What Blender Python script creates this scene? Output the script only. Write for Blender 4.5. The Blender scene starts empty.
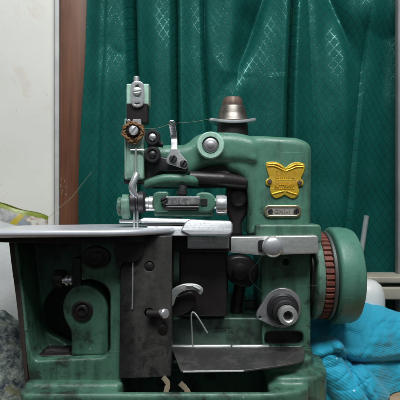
import bpy, bmesh, math, random
from mathutils import Vector, Matrix, noise

random.seed(7)
S = 0.001                      # everything below is written in millimetres
D = 450.0                      # camera distance from the plane y = 0
SC = bpy.context.scene
COL = SC.collection
ZT = -205.0                    # table top


def PX(px, y): return (px - 200.0) * (D + y) / 450.0
def PZ(py, y): return (200.0 - py) * (D + y) / 450.0
def P(px, py, y): return Vector((PX(px, y), y, PZ(py, y)))


# ------------------------------------------------------------------ materials
def mat(name):
    m = bpy.data.materials.new(name); m.use_nodes = True
    nt = m.node_tree; nt.nodes.clear()
    out = nt.nodes.new('ShaderNodeOutputMaterial')
    b = nt.nodes.new('ShaderNodeBsdfPrincipled')
    nt.links.new(b.outputs[0], out.inputs[0])
    return m, nt, b


def N(nt, t, **k):
    n = nt.nodes.new(t)
    for a, v in k.items(): setattr(n, a, v)
    return n


def val(nt, sock, v):
    if hasattr(v, 'node'): nt.links.new(v, sock)
    else: sock.default_value = v


def col4(c): return (c[0], c[1], c[2], 1.0)


def noise_tex(nt, scale, detail=6, rough=0.6, vec=None, dist=0.0):
    n = N(nt, 'ShaderNodeTexNoise')
    n.inputs['Scale'].default_value = scale; n.inputs['Detail'].default_value = detail
    n.inputs['Roughness'].default_value = rough; n.inputs['Distortion'].default_value = dist
    if vec is None: vec = N(nt, 'ShaderNodeTexCoord').outputs['Object']
    nt.links.new(vec, n.inputs['Vector'])
    return n.outputs['Fac']


def ramp(nt, fac, stops):
    r = N(nt, 'ShaderNodeValToRGB')
    e = r.color_ramp.elements
    while len(e) < len(stops): e.new(0.5)
    for el, (p, c) in zip(e, stops):
        el.position = p
        el.color = col4(c) if isinstance(c, (tuple, list)) else (c, c, c, 1)
    nt.links.new(fac, r.inputs[0])
    return r.outputs[0]


def mix(nt, fac, a, b, mode='MIX'):
    m = N(nt, 'ShaderNodeMix', data_type='RGBA', blend_type=mode)
    val(nt, m.inputs[0], fac)
    val(nt, m.inputs[6], col4(a) if isinstance(a, (tuple, list)) else a)
    val(nt, m.inputs[7], col4(b) if isinstance(b, (tuple, list)) else b)
    return m.outputs[2]


def math_(nt, op, a, b=None, c=None):
    m = N(nt, 'ShaderNodeMath', operation=op)
    val(nt, m.inputs[0], a)
    if b is not None: val(nt, m.inputs[1], b)
    if c is not None: val(nt, m.inputs[2], c)
    return m.outputs[0]


def bump(nt, b, h, dist, strength=1.0):
    n = N(nt, 'ShaderNodeBump')
    n.inputs['Distance'].default_value = dist; n.inputs['Strength'].default_value = strength
    nt.links.new(h, n.inputs['Height']); nt.links.new(n.outputs[0], b.inputs['Normal'])


def streak(nt, scale, stretch, detail=5, rot=0.0, rough=0.6):
    mp = N(nt, 'ShaderNodeMapping'); mp.inputs['Scale'].default_value = stretch; mp.inputs['Rotation'].default_value = (0, rot, 0)
    nt.links.new(N(nt, 'ShaderNodeTexCoord').outputs['Object'], mp.inputs[0])
    return noise_tex(nt, scale, detail, rough, mp.outputs[0])


def paint(name, base, dirt=(0.012, 0.012, 0.009), amount=0.5, rough=0.38, var=0.25, chips=True):
    m, nt, b = mat(name)
    n1 = noise_tex(nt, 22, 8, 0.65)
    n2 = noise_tex(nt, 90, 8, 0.7, dist=0.4)
    n3 = noise_tex(nt, 420, 4, 0.6)
    hi = tuple(min(1, c * (1 + var)) for c in base); lo = tuple(c * (1 - var) for c in base)
    c = mix(nt, ramp(nt, n1, [(0.3, 0.0), (0.7, 1.0)]), lo, hi)
    fine = math_(nt, 'MULTIPLY', n1, n2)
    t = 0.07 + 0.20 * amount
    grime = ramp(nt, fine, [(max(0.005, t - 0.06), 1.0), (t, 0.0)])
    c = mix(nt, math_(nt, 'MULTIPLY', grime, 0.9), c, dirt)
    speck = ramp(nt, n3, [(0.26, 1.0), (0.34, 0.0)])
    c = mix(nt, math_(nt, 'MULTIPLY', speck, 0.6), c, dirt)
    if chips:
        ch = ramp(nt, noise_tex(nt, 160, 3, 0.5), [(0.73, 0.0), (0.755, 1.0)])
        c = mix(nt, ch, c, (0.30, 0.33, 0.29))
    # oil runs down the faces, hairline scratches cross them
    run = ramp(nt, math_(nt, 'MULTIPLY', streak(nt, 120, (1, 1, 0.14), 6), n1), [(0.13 + 0.05 * amount, 1.0), (0.24 + 0.05 * amount, 0.0)])
    c = mix(nt, math_(nt, 'MULTIPLY', run, 0.25 + 0.45 * amount), c, tuple(q * 0.28 for q in base))
    for rot, sc in ((0.5, 210), (-0.9, 260), (1.35, 190)):
        scr_ = ramp(nt, streak(nt, sc, (0.05, 1, 1.6), 2, rot), [(0.725, 0.0), (0.75, 1.0)])
        c = mix(nt, math_(nt, 'MULTIPLY', scr_, 0.45), c, tuple(min(1, q * 1.7 + 0.04) for q in base))
    geo = N(nt, 'ShaderNodeNewGeometry')
    ew = ramp(nt, math_(nt, 'ADD', geo.outputs['Pointiness'], math_(nt, 'MULTIPLY_ADD', n2, 0.10, -0.05)), [(0.525, 0.0), (0.575, 1.0)])
    if chips: c = mix(nt, math_(nt, 'MULTIPLY', ew, 0.7), c, tuple(min(1, q * 1.6 + 0.09) for q in base))
    nt.links.new(c, b.inputs['Base Color'])
    r = ramp(nt, n2, [(0.32, rough + 0.28), (0.66, rough - 0.10)])
    nt.links.new(r, b.inputs['Roughness'])
    h = math_(nt, 'ADD', math_(nt, 'MULTIPLY', n3, 0.35), n2)
    bump(nt, b, h, 0.0006, 0.5)
    return m


def metal(name, base, rough=0.25, dirt=(0.02, 0.018, 0.016), amount=0.3, metallic=1.0, scale=60, scr=True):
    m, nt, b = mat(name)
    n1 = noise_tex(nt, scale, 9, 0.7, dist=0.6)
    n2 = noise_tex(nt, scale * 6, 5, 0.6)
    n1 = math_(nt, 'ADD', math_(nt, 'MULTIPLY', n1, 0.6), math_(nt, 'MULTIPLY', streak(nt, scale * 2.2, (1, 1, 0.12), 6, 0.15), 0.4))
    f = math_(nt, 'ADD', math_(nt, 'MULTIPLY', n1, 0.75), math_(nt, 'MULTIPLY', n2, 0.25))
    t = 0.36 + 0.22 * amount
    g = ramp(nt, f, [(t - 0.10, 1.0), (t + 0.04, 0.0)])
    g = math_(nt, 'MULTIPLY', g, min(1.0, 0.45 + amount * 0.6))
    c = mix(nt, g, base, dirt)
    nt.links.new(c, b.inputs['Base Color'])
    nt.links.new(math_(nt, 'MULTIPLY', math_(nt, 'SUBTRACT', 1.0, g), metallic), b.inputs['Metallic'])
    r = math_(nt, 'ADD', math_(nt, 'MULTIPLY', g, 0.35), math_(nt, 'MULTIPLY_ADD', n2, 0.25, rough - 0.10))
    nt.links.new(r, b.inputs['Roughness'])
    if scr: bump(nt, b, math_(nt, 'ADD', f, math_(nt, 'MULTIPLY', streak(nt, 900, (0.03, 1, 1), 2, 0.4), 0.5)), 0.0003, 0.35)
    return m


M = {}
M['green'] = paint('green_enamel', (0.080, 0.205, 0.142), amount=0.55, rough=0.30, var=0.14)
M['green_dirty'] = paint('green_enamel_oily', (0.062, 0.152, 0.103), amount=0.72, rough=0.32, var=0.2)
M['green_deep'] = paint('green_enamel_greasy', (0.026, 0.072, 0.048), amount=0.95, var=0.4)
M['mint'] = paint('pale_green_enamel', (0.27, 0.44, 0.35), amount=0.45)
M['wheel'] = paint('wheel_enamel', (0.076, 0.212, 0.155), amount=0.15, rough=0.34, var=0.06, chips=False)
M['steel'] = metal('polished_steel', (0.86, 0.87, 0.89), 0.22, amount=0.02, metallic=0.78)
M['plate'] = metal('cloth_plate_steel', (0.72, 0.73, 0.78), 0.30, amount=0.0, scale=25, metallic=0.5)
M['satin'] = metal('satin_steel', (0.72, 0.74, 0.72), 0.38, amount=0.15, metallic=0.8)
M['grimy'] = metal('grimy_steel', (0.135, 0.128, 0.122), 0.50, dirt=(0.008, 0.007, 0.007), amount=0.95, metallic=0.35, scale=30)
def mk_greasy():
    m = metal('greasy_front_plate', (0.075, 0.070, 0.066), 0.5, dirt=(0.010, 0.009, 0.009), amount=0.7, metallic=0.35, scale=34)
    nt = m.node_tree; b = [n for n in nt.nodes if n.bl_idname == 'ShaderNodeBsdfPrincipled'][0]
    src = b.inputs['Base Color'].links[0].from_socket
    tc = N(nt, 'ShaderNodeTexCoord'); sp = N(nt, 'ShaderNodeSeparateXYZ'); nt.links.new(tc.outputs['Object'], sp.inputs[0])
    n = noise_tex(nt, 55, 8, 0.72, dist=0.8); n2 = noise_tex(nt, 26, 6, 0.65)
    # grease wiped along the left edge, ragged drips beside it
    g = math_(nt, 'ADD', math_(nt, 'MULTIPLY', math_(nt, 'ADD', sp.outputs[0], 0.058), 28.0), math_(nt, 'MULTIPLY_ADD', n, 1.1, -0.15))
    c = mix(nt, ramp(nt, g, [(0.30, 1.), (0.52, 0.)]), src, (0.011, 0.010, 0.010))
    low = math_(nt, 'MULTIPLY', ramp(nt, n, [(0.50, 0.), (0.56, 1.)]), ramp(nt, math_(nt, 'MULTIPLY_ADD', sp.outputs[2], -10.0, 1.3), [(0.1, 0.), (0.6, 1.)]))
    c = mix(nt, math_(nt, 'MULTIPLY', low, 0.85), c, (0.012, 0.011, 0.011))
    c = mix(nt, math_(nt, 'MULTIPLY', ramp(nt, n2, [(0.6, 0.), (0.7, 1.)]), 0.25), c, (0.10, 0.12, 0.10))
    nt.links.new(c, b.inputs['Base Color'])
    return m


M['greasy'] = mk_greasy()
M['dusty'] = metal('dusty_steel', (0.16, 0.155, 0.15), 0.33, dirt=(0.03, 0.026, 0.024), amount=0.45, metallic=0.8, scale=30)
M['iron'] = metal('black_iron', (0.045, 0.043, 0.045), 0.38, dirt=(0.01, 0.01, 0.01), amount=0.4, metallic=0.5)
M['brownblack'] = metal('brown_black', (0.022, 0.018, 0.018), 0.35, dirt=(0.008, 0.007, 0.007), amount=0.4, metallic=0.2)  # oily dark parts; also colours in arm-underside shade and an oval hole
M['speckle'] = metal('worn_plated_steel', (0.72, 0.70, 0.70), 0.3, dirt=(0.10, 0.07, 0.06), amount=0.5, scale=180)
M['bronze'] = metal('bronze_cap', (0.22, 0.20, 0.175), 0.40, dirt=(0.05, 0.04, 0.03), amount=0.3)
M['nut'] = metal('rusty_nut', (0.16, 0.105, 0.085), 0.5, dirt=(0.04, 0.02, 0.015), amount=0.4, metallic=0.5)
M['gold'] = metal('gold_badge', (0.84, 0.54, 0.05), 0.36, dirt=(0.34, 0.17, 0.02), amount=0.6, metallic=0.55, scale=120)
M['brass'] = metal('pale_brass', (0.78, 0.68, 0.44), 0.3, dirt=(0.2, 0.15, 0.08), amount=0.2, scale=120)
M['etch'] = metal('etched_lettering', (0.33, 0.29, 0.27), 0.5, amount=0.3, metallic=0.5, scale=200)
M['worn'] = metal('worn_silver', (0.66, 0.67, 0.70), 0.36, dirt=(0.16, 0.14, 0.14), amount=0.28, metallic=0.85, scale=90)
M['dull'] = metal('dull_steel', (0.40, 0.395, 0.40), 0.45, dirt=(0.12, 0.11, 0.12), amount=0.3, metallic=0.8, scale=120)
M['brownrim'] = metal('dark_brown_rim', (0.045, 0.034, 0.028), 0.5, dirt=(0.015, 0.011, 0.009), amount=0.4, metallic=0.1)
M['tin'] = metal('etched_tin', (0.62, 0.58, 0.53), 0.4, dirt=(0.2, 0.17, 0.15), amount=0.35, metallic=0.7, scale=200)


def plain(name, c, rough=0.5, var=0.12, scale=60, bmp=0.0, spec=0.5):
    m, nt, b = mat(name)
    n = noise_tex(nt, scale, 7, 0.6)
    nt.links.new(mix(nt, ramp(nt, n, [(0.3, 0.), (0.7, 1.)]), tuple(x * (1 - var) for x in c), tuple(min(1, x * (1 + var)) for x in c)), b.inputs['Base Color'])
    b.inputs['Roughness'].default_value = rough
    b.inputs['Specular IOR Level'].default_value = spec
    if bmp: bump(nt, b, n, bmp, 0.6)
    return m


M['black'] = plain('near_black', (0.012, 0.012, 0.012), 0.55, 0.4)  # black parts; also puts the dark of slots and openings into colour
M['red'] = plain('red_belt', (0.16, 0.045, 0.030), 0.65, 0.35, 120, 0.0003)
M['greyring'] = metal('dull_grey_ring', (0.10, 0.115, 0.11), 0.5, amount=0.35, metallic=0.5)
M['yarn'] = plain('brown_yarn', (0.22, 0.115, 0.05), 0.9, 0.5, 700, 0.0004)
M['thread'] = plain('olive_thread', (0.20, 0.21, 0.14), 0.8, 0.2)
M['darkthread'] = plain('dark_green_thread', (0.05, 0.11, 0.085), 0.8, 0.2)
M['whiteplastic'] = plain('white_plastic', (0.62, 0.63, 0.61), 0.4, 0.05, 30)
M['beige'] = plain('beige_plastic', (0.33, 0.30, 0.24), 0.45, 0.1, 40)
M['greyrod'] = plain('grey_rod', (0.22, 0.25, 0.25), 0.45, 0.1)
M['strip'] = plain('grey_strip', (0.47, 0.47, 0.45), 0.6, 0.2, 25)
M['pillar'] = plain('grey_pillar_paint', (0.20, 0.20, 0.20), 0.6, 0.2, 25)
M['chalk'] = plain('chalk', (0.28, 0.19, 0.14), 0.9, 0.2)
M['scrap'] = plain('scrap_paper', (0.26, 0.21, 0.14), 0.85, 0.2)


def mk_wall():
    m, nt, b = mat('wall_paint')
    n = noise_tex(nt, 4, 8, 0.6); n2 = noise_tex(nt, 14, 8, 0.7, dist=1.5)
    c = mix(nt, ramp(nt, n, [(0.35, 0.), (0.65, 1.)]), (0.68, 0.675, 0.62), (0.78, 0.77, 0.715))
    c = mix(nt, math_(nt, 'MULTIPLY', ramp(nt, n2, [(0.56, 0.), (0.70, 1.)]), 0.5), c, (0.60, 0.50, 0.40))
    n4 = ramp(nt, noise_tex(nt, 120, 3, 0.6), [(0.70, 0.), (0.74, 1.)])
    c = mix(nt, math_(nt, 'MULTIPLY', n4, 0.4), c, (0.35, 0.27, 0.2))
    nt.links.new(c, b.inputs['Base Color']); b.inputs['Roughness'].default_value = 0.35
    bump(nt, b, n2, 0.0008, 0.3)
    return m


def mk_wood():
    m, nt, b = mat('varnished_wood')
    tc = N(nt, 'ShaderNodeTexCoord')
    mp = N(nt, 'ShaderNodeMapping'); mp.inputs['Scale'].default_value = (1, 1, 0.06)
    nt.links.new(tc.outputs['Object'], mp.inputs[0])
    n = noise_tex(nt, 130, 8, 0.65, mp.outputs[0], 0.5); n2 = noise_tex(nt, 9, 4, 0.5)
    c = mix(nt, ramp(nt, n, [(0.3, 0.), (0.7, 1.)]), (0.068, 0.024, 0.011), (0.165, 0.062, 0.030))
    c = mix(nt, math_(nt, 'MULTIPLY', ramp(nt, n2, [(0.4, 0.), (0.65, 1.)]), 0.4), c, (0.20, 0.085, 0.042))
    nt.links.new(c, b.inputs['Base Color']); b.inputs['Roughness'].default_value = 0.42
    bump(nt, b, n, 0.0006, 0.4)
    return m


def mk_table():
    m, nt, b = mat('table_wood')
    tc = N(nt, 'ShaderNodeTexCoord')
    mp = N(nt, 'ShaderNodeMapping'); mp.inputs['Scale'].default_value = (0.08, 1, 1)
    nt.links.new(tc.outputs['Object'], mp.inputs[0])
    n = noise_tex(nt, 90, 8, 0.65, mp.outputs[0], 0.4)
    c = mix(nt, ramp(nt, n, [(0.3, 0.), (0.7, 1.)]), (0.30, 0.18, 0.10), (0.48, 0.33, 0.20))
    nt.links.new(c, b.inputs['Base Color']); b.inputs['Roughness'].default_value = 0.45
    return m


def mk_curtain():
    m, nt, b = mat('teal_jacquard_satin')
    uv = N(nt, 'ShaderNodeUVMap'); uv.uv_map = 'weave'
    sep = N(nt, 'ShaderNodeSeparateXYZ'); nt.links.new(uv.outputs[0], sep.inputs[0])
    # diamond net: two families of slanted lines (uv in mm)
    a = math_(nt, 'DIVIDE', sep.outputs[0], 10.5); c_ = math_(nt, 'DIVIDE', sep.outputs[1], 16.0)
    masks = []
    for op in ('ADD', 'SUBTRACT'):
        s = math_(nt, op, a, c_)
        f = math_(nt, 'FRACT', s)
        t = math_(nt, 'ABSOLUTE', math_(nt, 'SUBTRACT', f, 0.5))
        masks.append(ramp(nt, t, [(0.43, 0.), (0.485, 1.)]))
    line = math_(nt, 'MAXIMUM', masks[0], masks[1])
    n1 = noise_tex(nt, 12, 6, 0.6); n2 = noise_tex(nt, 900, 3, 0.6)
    n3 = noise_tex(nt, 30, 6, 0.65)
    base = mix(nt, ramp(nt, n1, [(0.3, 0.), (0.7, 1.)]), (0.003, 0.058, 0.049), (0.005, 0.094, 0.078))
    base = mix(nt, math_(nt, 'MULTIPLY', n2, 0.75), base, (0.002, 0.045, 0.038))
    lc = (0.001, 0.016, 0.015)
    c = mix(nt, math_(nt, 'MULTIPLY', line, 0.62), base, lc)
    nt.links.new(c, b.inputs['Base Color'])
    b.inputs['Roughness'].default_value = 0.58
    b.inputs['Specular IOR Level'].default_value = 0.28
    b.inputs['Specular Tint'].default_value = (0.35, 1.0, 0.85, 1)
    b.inputs['Sheen Weight'].default_value = 0.08; b.inputs['Sheen Tint'].default_value = (0.1, 0.7, 0.55, 1)
    bump(nt, b, math_(nt, 'ADD', math_(nt, 'MULTIPLY', line, -0.25), math_(nt, 'ADD', math_(nt, 'MULTIPLY', n2, 0.15), math_(nt, 'MULTIPLY', n3, 1.6))), 0.0010, 0.7)
    # the shiny filament woven along the net glints where its twist faces the lamp
    g = N(nt, 'ShaderNodeBsdfGlossy'); g.inputs['Color'].default_value = (0.45, 1.0, 0.88, 1); g.inputs['Roughness'].default_value = 0.13
    bp2 = N(nt, 'ShaderNodeBump'); bp2.inputs['Distance'].default_value = 0.00028; bp2.inputs['Strength'].default_value = 1.0
    nt.links.new(noise_tex(nt, 900, 2, 0.5), bp2.inputs['Height']); nt.links.new(bp2.outputs[0], g.inputs['Normal'])
    ms = N(nt, 'ShaderNodeMixShader'); nt.links.new(math_(nt, 'MULTIPLY', line, 0.07), ms.inputs[0])
    nt.links.new(b.outputs[0], ms.inputs[1]); nt.links.new(g.outputs[0], ms.inputs[2])
    out = [n for n in nt.nodes if n.bl_idname == 'ShaderNodeOutputMaterial'][0]
    nt.links.new(ms.outputs[0], out.inputs[0])
    return m


def mk_cloth():
    m, nt, b = mat('cyan_ribbed_knit')
    uv = N(nt, 'ShaderNodeUVMap'); uv.uv_map = 'weave'
    sep = N(nt, 'ShaderNodeSeparateXYZ'); nt.links.new(uv.outputs[0], sep.inputs[0])
    s = math_(nt, 'ADD', math_(nt, 'MULTIPLY', sep.outputs[1], 1.95), math_(nt, 'MULTIPLY', sep.outputs[0], 1.4))
    w = math_(nt, 'SINE', s)
    n = noise_tex(nt, 500, 4, 0.6); n1 = noise_tex(nt, 25, 5, 0.6)
    f = math_(nt, 'MULTIPLY_ADD', w, 0.5, 0.5)
    c = mix(nt, f, (0.006, 0.32, 0.47), (0.010, 0.39, 0.555))
    c = mix(nt, math_(nt, 'MULTIPLY', n, 0.3), c, (0.004, 0.19, 0.38))
    v = N(nt, 'ShaderNodeTexVoronoi'); v.inputs['Scale'].default_value = 110
    nt.links.new(N(nt, 'ShaderNodeTexCoord').outputs['Object'], v.inputs['Vector'])
    dot = ramp(nt, v.outputs['Distance'], [(0.07, 1.), (0.12, 0.)])  # tiny sparkles put into the colour as white dots
    sel = ramp(nt, noise_tex(nt, 45, 2, 0.5), [(0.57, 0.), (0.6, 1.)])
    c = mix(nt, math_(nt, 'MULTIPLY', dot, sel), c, (0.75, 0.85, 0.9))
    nt.links.new(c, b.inputs['Base Color']); b.inputs['Roughness'].default_value = 0.75
    b.inputs['Sheen Weight'].default_value = 0.15
    bump(nt, b, math_(nt, 'ADD', f, math_(nt, 'MULTIPLY', n, 0.9)), 0.0003, 0.55)
    return m


def mk_floral():
    m, nt, b = mat('mottled_cloth_print')
    n = noise_tex(nt, 150, 6, 0.7, dist=0.25); n1 = noise_tex(nt, 60, 4, 0.6, dist=0.3); n2 = noise_tex(nt, 900, 3, 0.6)
    c = ramp(nt, n, [(0.38, (0.025, 0.032, 0.055)), (0.46, (0.11, 0.14, 0.135)), (0.55, (0.24, 0.28, 0.25)), (0.68, (0.44, 0.47, 0.44))])
    c = mix(nt, math_(nt, 'MULTIPLY', ramp(nt, n1, [(0.58, 0.), (0.66, 1.)]), 0.6), c, (0.20, 0.20, 0.06))
    c = mix(nt, math_(nt, 'MULTIPLY', n2, 0.3), c, (0.05, 0.05, 0.06))
    nt.links.new(c, b.inputs['Base Color']); b.inputs['Roughness'].default_value = 0.9
    bump(nt, b, math_(nt, 'ADD', n, math_(nt, 'MULTIPLY', n2, 0.5)), 0.0015, 0.8)
    return m


def mk_bag():
    # printed sack: white lower panel, grey picture area, orange corner, green band along the slanted top edge
    m, nt, b = mat('printed_sack_film')
    uv = N(nt, 'ShaderNodeUVMap'); uv.uv_map = 'weave'
    sep = N(nt, 'ShaderNodeSeparateXYZ'); nt.links.new(uv.outputs[0], sep.inputs[0])
    u, v = sep.outputs[0], sep.outputs[1]          # u: mm from left, v: mm below the top edge
    wob = noise_tex(nt, 70, 4, 0.6)
    vv = math_(nt, 'ADD', v, math_(nt, 'MULTIPLY_ADD', wob, 5.0, -2.5))
    n = noise_tex(nt, 160, 6, 0.7)
    body = ramp(nt, n, [(0.35, (0.22, 0.22, 0.22)), (0.6, (0.42, 0.41, 0.40))])
    low = mix(nt, n, (0.50, 0.51, 0.50), (0.62, 0.63, 0.62))
    c = mix(nt, ramp(nt, math_(nt, 'DIVIDE', vv, 100.0), [(0.22, 0.), (0.24, 1.)]), body, low)
    pr = ramp(nt, noise_tex(nt, 90, 3, 0.5), [(0.40, (0.20, 0.24, 0.26)), (0.5, (0.42, 0.30, 0.22)), (0.55, (0.60, 0.58, 0.52))])
    right = math_(nt, 'MULTIPLY', math_(nt, 'GREATER_THAN', math_(nt, 'ADD', u, math_(nt, 'MULTIPLY', vv, 0.5)), 106.0), math_(nt, 'LESS_THAN', vv, 22.0))
    c = mix(nt, right, c, pr)
    yel = math_(nt, 'MULTIPLY', math_(nt, 'LESS_THAN', math_(nt, 'ABSOLUTE', math_(nt, 'SUBTRACT', math_(nt, 'ADD', u, math_(nt, 'MULTIPLY', vv, 0.5)), 105.0)), 3.5), math_(nt, 'LESS_THAN', vv, 22.0))
    c = mix(nt, yel, c, (0.40, 0.30, 0.02))
    band = ramp(nt, math_(nt, 'DIVIDE', vv, 10.0), [(0.54, 1.), (0.60, 0.)])
    grn = mix(nt, n, (0.12, 0.17, 0.015), (0.28, 0.32, 0.04))
    c = mix(nt, band, c, grn)
    nt.links.new(c, b.inputs['Base Color']); b.inputs['Roughness'].default_value = 0.3
    bump(nt, b, n, 0.0008, 0.4)
    return m


M['wall'] = mk_wall(); M['wood'] = mk_wood(); M['table'] = mk_table(); M['curtain'] = mk_curtain()
M['cloth'] = mk_cloth(); M['floral'] = mk_floral(); M['bag'] = mk_bag()


# ------------------------------------------------------------------ outline helpers
def rnd(pts, r=3.0, n=5):
    """closed outline with rounded corners; a point may carry its own radius as a third value"""
    out = []; L = len(pts)
    for i in range(L):
        p = Vector(pts[i][:2]); rr = pts[i][2] if len(pts[i]) > 2 else r
        a = Vector(pts[i - 1][:2]) - p; b = Vector(pts[(i + 1) % L][:2]) - p
        la, lb = a.length, b.length
        if rr <= 0 or la < 1e-6 or lb < 1e-6: out.append(tuple(p)); continue
        d = min(rr, la * 0.48, lb * 0.48)
        A = p + a / la * d; B = p + b / lb * d
        for k in range(n + 1):
            t = k / n
            q = A * (1 - t) ** 2 + p * 2 * t * (1 - t) + B * t * t
            out.append((q.x, q.y))
    return out


def smooth(pts, n=6, closed=True):
    out = []; L = len(pts); V = [Vector(p) for p in pts]
    rng = range(L) if closed else range(L - 1)
    for i in rng:
        if closed: a, b, c, d = V[i - 1], V[i], V[(i + 1) % L], V[(i + 2) % L]
        else: a, b, c, d = V[max(i - 1, 0)], V[i], V[i + 1], V[min(i + 2, L - 1)]
        for k in range(n):
            t = k / n
            out.append(tuple(0.5 * ((2 * b) + (c - a) * t + (2 * a - 5 * b + 4 * c - d) * t * t + (3 * b - a - 3 * c + d) * t ** 3)))
    if not closed: out.append(tuple(V[-1]))
    return out


def circ(cx, cy, rx, ry=None, n=32):
    ry = rx if ry is None else ry
    return [(cx + rx * math.cos(2 * math.pi * k / n), cy + ry * math.sin(2 * math.pi * k / n)) for k in range(n)]


def rrect(x0, y0, x1, y1, r=3): return rnd([(x0, y0), (x1, y0), (x1, y1), (x0, y1)], r)


class MB:
    def __init__(self): self.bm = bmesh.new(); self.mi = 0; self.uv = None

    def _mark(self, n0):
        self.bm.faces.ensure_lookup_table()
        for i in range(n0, len(self.bm.faces)): self.bm.faces[i].material_index = self.mi

    def extr(self, outlines, th, bev, xf, res=3):
        cu = bpy.data.curves.new('tmp', 'CURVE'); cu.dimensions = '2D'; cu.fill_mode = 'BOTH'
        bev = min(bev, th * 0.48)
        cu.extrude = th / 2 - bev; cu.bevel_depth = bev; cu.bevel_resolution = res; cu.offset = -bev
        for o in outlines:
            sp = cu.splines.new('POLY'); sp.points.add(len(o) - 1)
            for p, q in zip(sp.points, o): p.co = (q[0], q[1], 0, 1)
            sp.use_cyclic_u = True
        ob = bpy.data.objects.new('tmp', cu); COL.objects.link(ob)
        bpy.context.view_layer.update()
        me = bpy.data.meshes.new_from_object(ob.evaluated_get(bpy.context.evaluated_depsgraph_get()))
        bpy.data.objects.remove(ob); bpy.data.curves.remove(cu)
        for v in me.vertices: v.co = xf(v.co.x, v.co.y, v.co.z - th / 2)
        t = bmesh.new(); t.from_mesh(me)
        bmesh.ops.remove_doubles(t, verts=t.verts, dist=1e-3)
        bmesh.ops.recalc_face_normals(t, faces=t.faces)
        t.to_mesh(me); t.free()
        n0 = len(self.bm.faces); self.bm.from_mesh(me); bpy.data.meshes.remove(me); self._mark(n0)
        return self

    def plate(self, outlines, yf, th, bev=1.0, res=3, tilt=0.0, z0=0.0):
        """front view outline in photo pixels at depth yf, extruded straight back by th (tilt leans the top back)"""
        o2 = [[(PX(p[0], yf), PZ(p[1], yf)) for p in o] for o in (outlines if isinstance(outlines[0][0], (tuple, list)) else [outlines])]
        return self.extr(o2, th, bev, lambda x, y, z: Vector((x, yf - z + (y - z0) * tilt, y)), res)

    def plan(self, outlines, zt, th, bev=1.0, res=3, fz=None):
        o2 = outlines if isinstance(outlines[0][0], (tuple, list)) else [outlines]
        return self.extr(o2, th, bev, lambda x, y, z: Vector((x, y, zt + z + (fz(x, y) if fz else 0))), res)

    def lathe(self, prof, org, axis=(0, -1, 0), segs=48, rmod=None):
        ax = Vector(axis).normalized(); q = ax.to_track_quat('Z', 'Y'); org = Vector(org); n0 = len(self.bm.faces)
        rings = []
        for r, h in prof:
            if r < 1e-6: rings.append([self.bm.verts.new(org + q @ Vector((0, 0, h)))]); continue
            ring = []
            for k in range(segs):
                a = 2 * math.pi * k / segs; rr = r * (rmod(a, h) if rmod else 1)
                ring.append(self.bm.verts.new(org + q @ Vector((rr * math.cos(a), rr * math.sin(a), h))))
            rings.append(ring)
        for A, B in zip(rings, rings[1:]):
            for k in range(segs):
                j = (k + 1) % segs
                if len(A) == 1 and len(B) == 1: continue
                f = [A[0], B[j], B[k]] if len(A) == 1 else ([A[k], A[j], B[0]] if len(B) == 1 else [A[k], A[j], B[j], B[k]])
                try: self.bm.faces.new(f)
                except ValueError: pass
        self.bm.normal_update()
        self._mark(n0); return self

    def screw(self, org, r, h=None, axis=(0, -1, 0), dome=0.35, slot=0.6):
        """slotted screw head: shallow dome cut by a slot"""
        h = h or r * 0.5; ax = Vector(axis).normalized(); q = ax.to_track_quat('Z', 'Y'); org = Vector(org)
        for s in (-1, 1):
            pts = []
            g = r * 0.13
            a0 = math.asin(g / r)
            for k in range(17):
                a = a0 + (math.pi - 2 * a0) * k / 16
                pts.append((r * math.cos(a), s * r * math.sin(a)))
            c, si = math.cos(slot), math.sin(slot)
            pts = [(x * c - y * si, x * si + y * c) for x, y in pts]
            if s < 0: pts.reverse()
            self.extr([pts], h, r * 0.16, lambda x, y, z: org + q @ Vector((x, y, h + z + dome * r * 0.4 * (1 - (x * x + y * y) / r / r if z > -h / 2 else 0))), 2)
        self.lathe([(0, h * 0.45), (r * 0.97, h * 0.45), (r * 0.97, 0), (0, 0)], org, axis, 24)
        return self

    def tube(self, pts, r, segs=10, closed=False, flat=1.0):
        n0 = len(self.bm.faces); V = [Vector(p) for p in pts]; L = len(V); rings = []
        up = Vector((0, -1, 0.02)).normalized()
        for i in range(L):
            if closed: t = V[(i + 1) % L] - V[i - 1]
            else: t = V[min(i + 1, L - 1)] - V[max(i - 1, 0)]
            t.normalize(); s = t.cross(up)
            if s.length < 1e-3: s = t.cross(Vector((1, 0, 0)))
            s.normalize(); u = s.cross(t).normalized()
            rr = r[i] if isinstance(r, (list, tuple)) else r
            rings.append([self.bm.verts.new(V[i] + s * rr * math.cos(2 * math.pi * k / segs) + u * rr * flat * math.sin(2 * math.pi * k / segs)) for k in range(segs)])
        for i in range(L if closed else L - 1):
            A, B = rings[i], rings[(i + 1) % L]
            for k in range(segs):
                j = (k + 1) % segs; self.bm.faces.new([A[k], A[j], B[j], B[k]])
        if not closed:
            self.bm.faces.new(rings[0][::-1]); self.bm.faces.new(rings[-1])
        self._mark(n0); return self

    def box(self, x0, x1, y0, y1, z0, z1, b=1.0, seg=3):
        t = bmesh.new(); bmesh.ops.create_cube(t, size=1)
        for v in t.verts: v.co = Vector(((x0 + x1) / 2 + v.co.x * (x1 - x0), (y0 + y1) / 2 + v.co.y * (y1 - y0), (z0 + z1) / 2 + v.co.z * (z1 - z0)))
        if b: bmesh.ops.bevel(t, geom=list(t.edges), offset=b, segments=seg, affect='EDGES', profile=0.5)
        me = bpy.data.meshes.new('tmp'); t.to_mesh(me); t.free()
        n0 = len(self.bm.faces); self.bm.from_mesh(me); bpy.data.meshes.remove(me); self._mark(n0); return self

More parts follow.
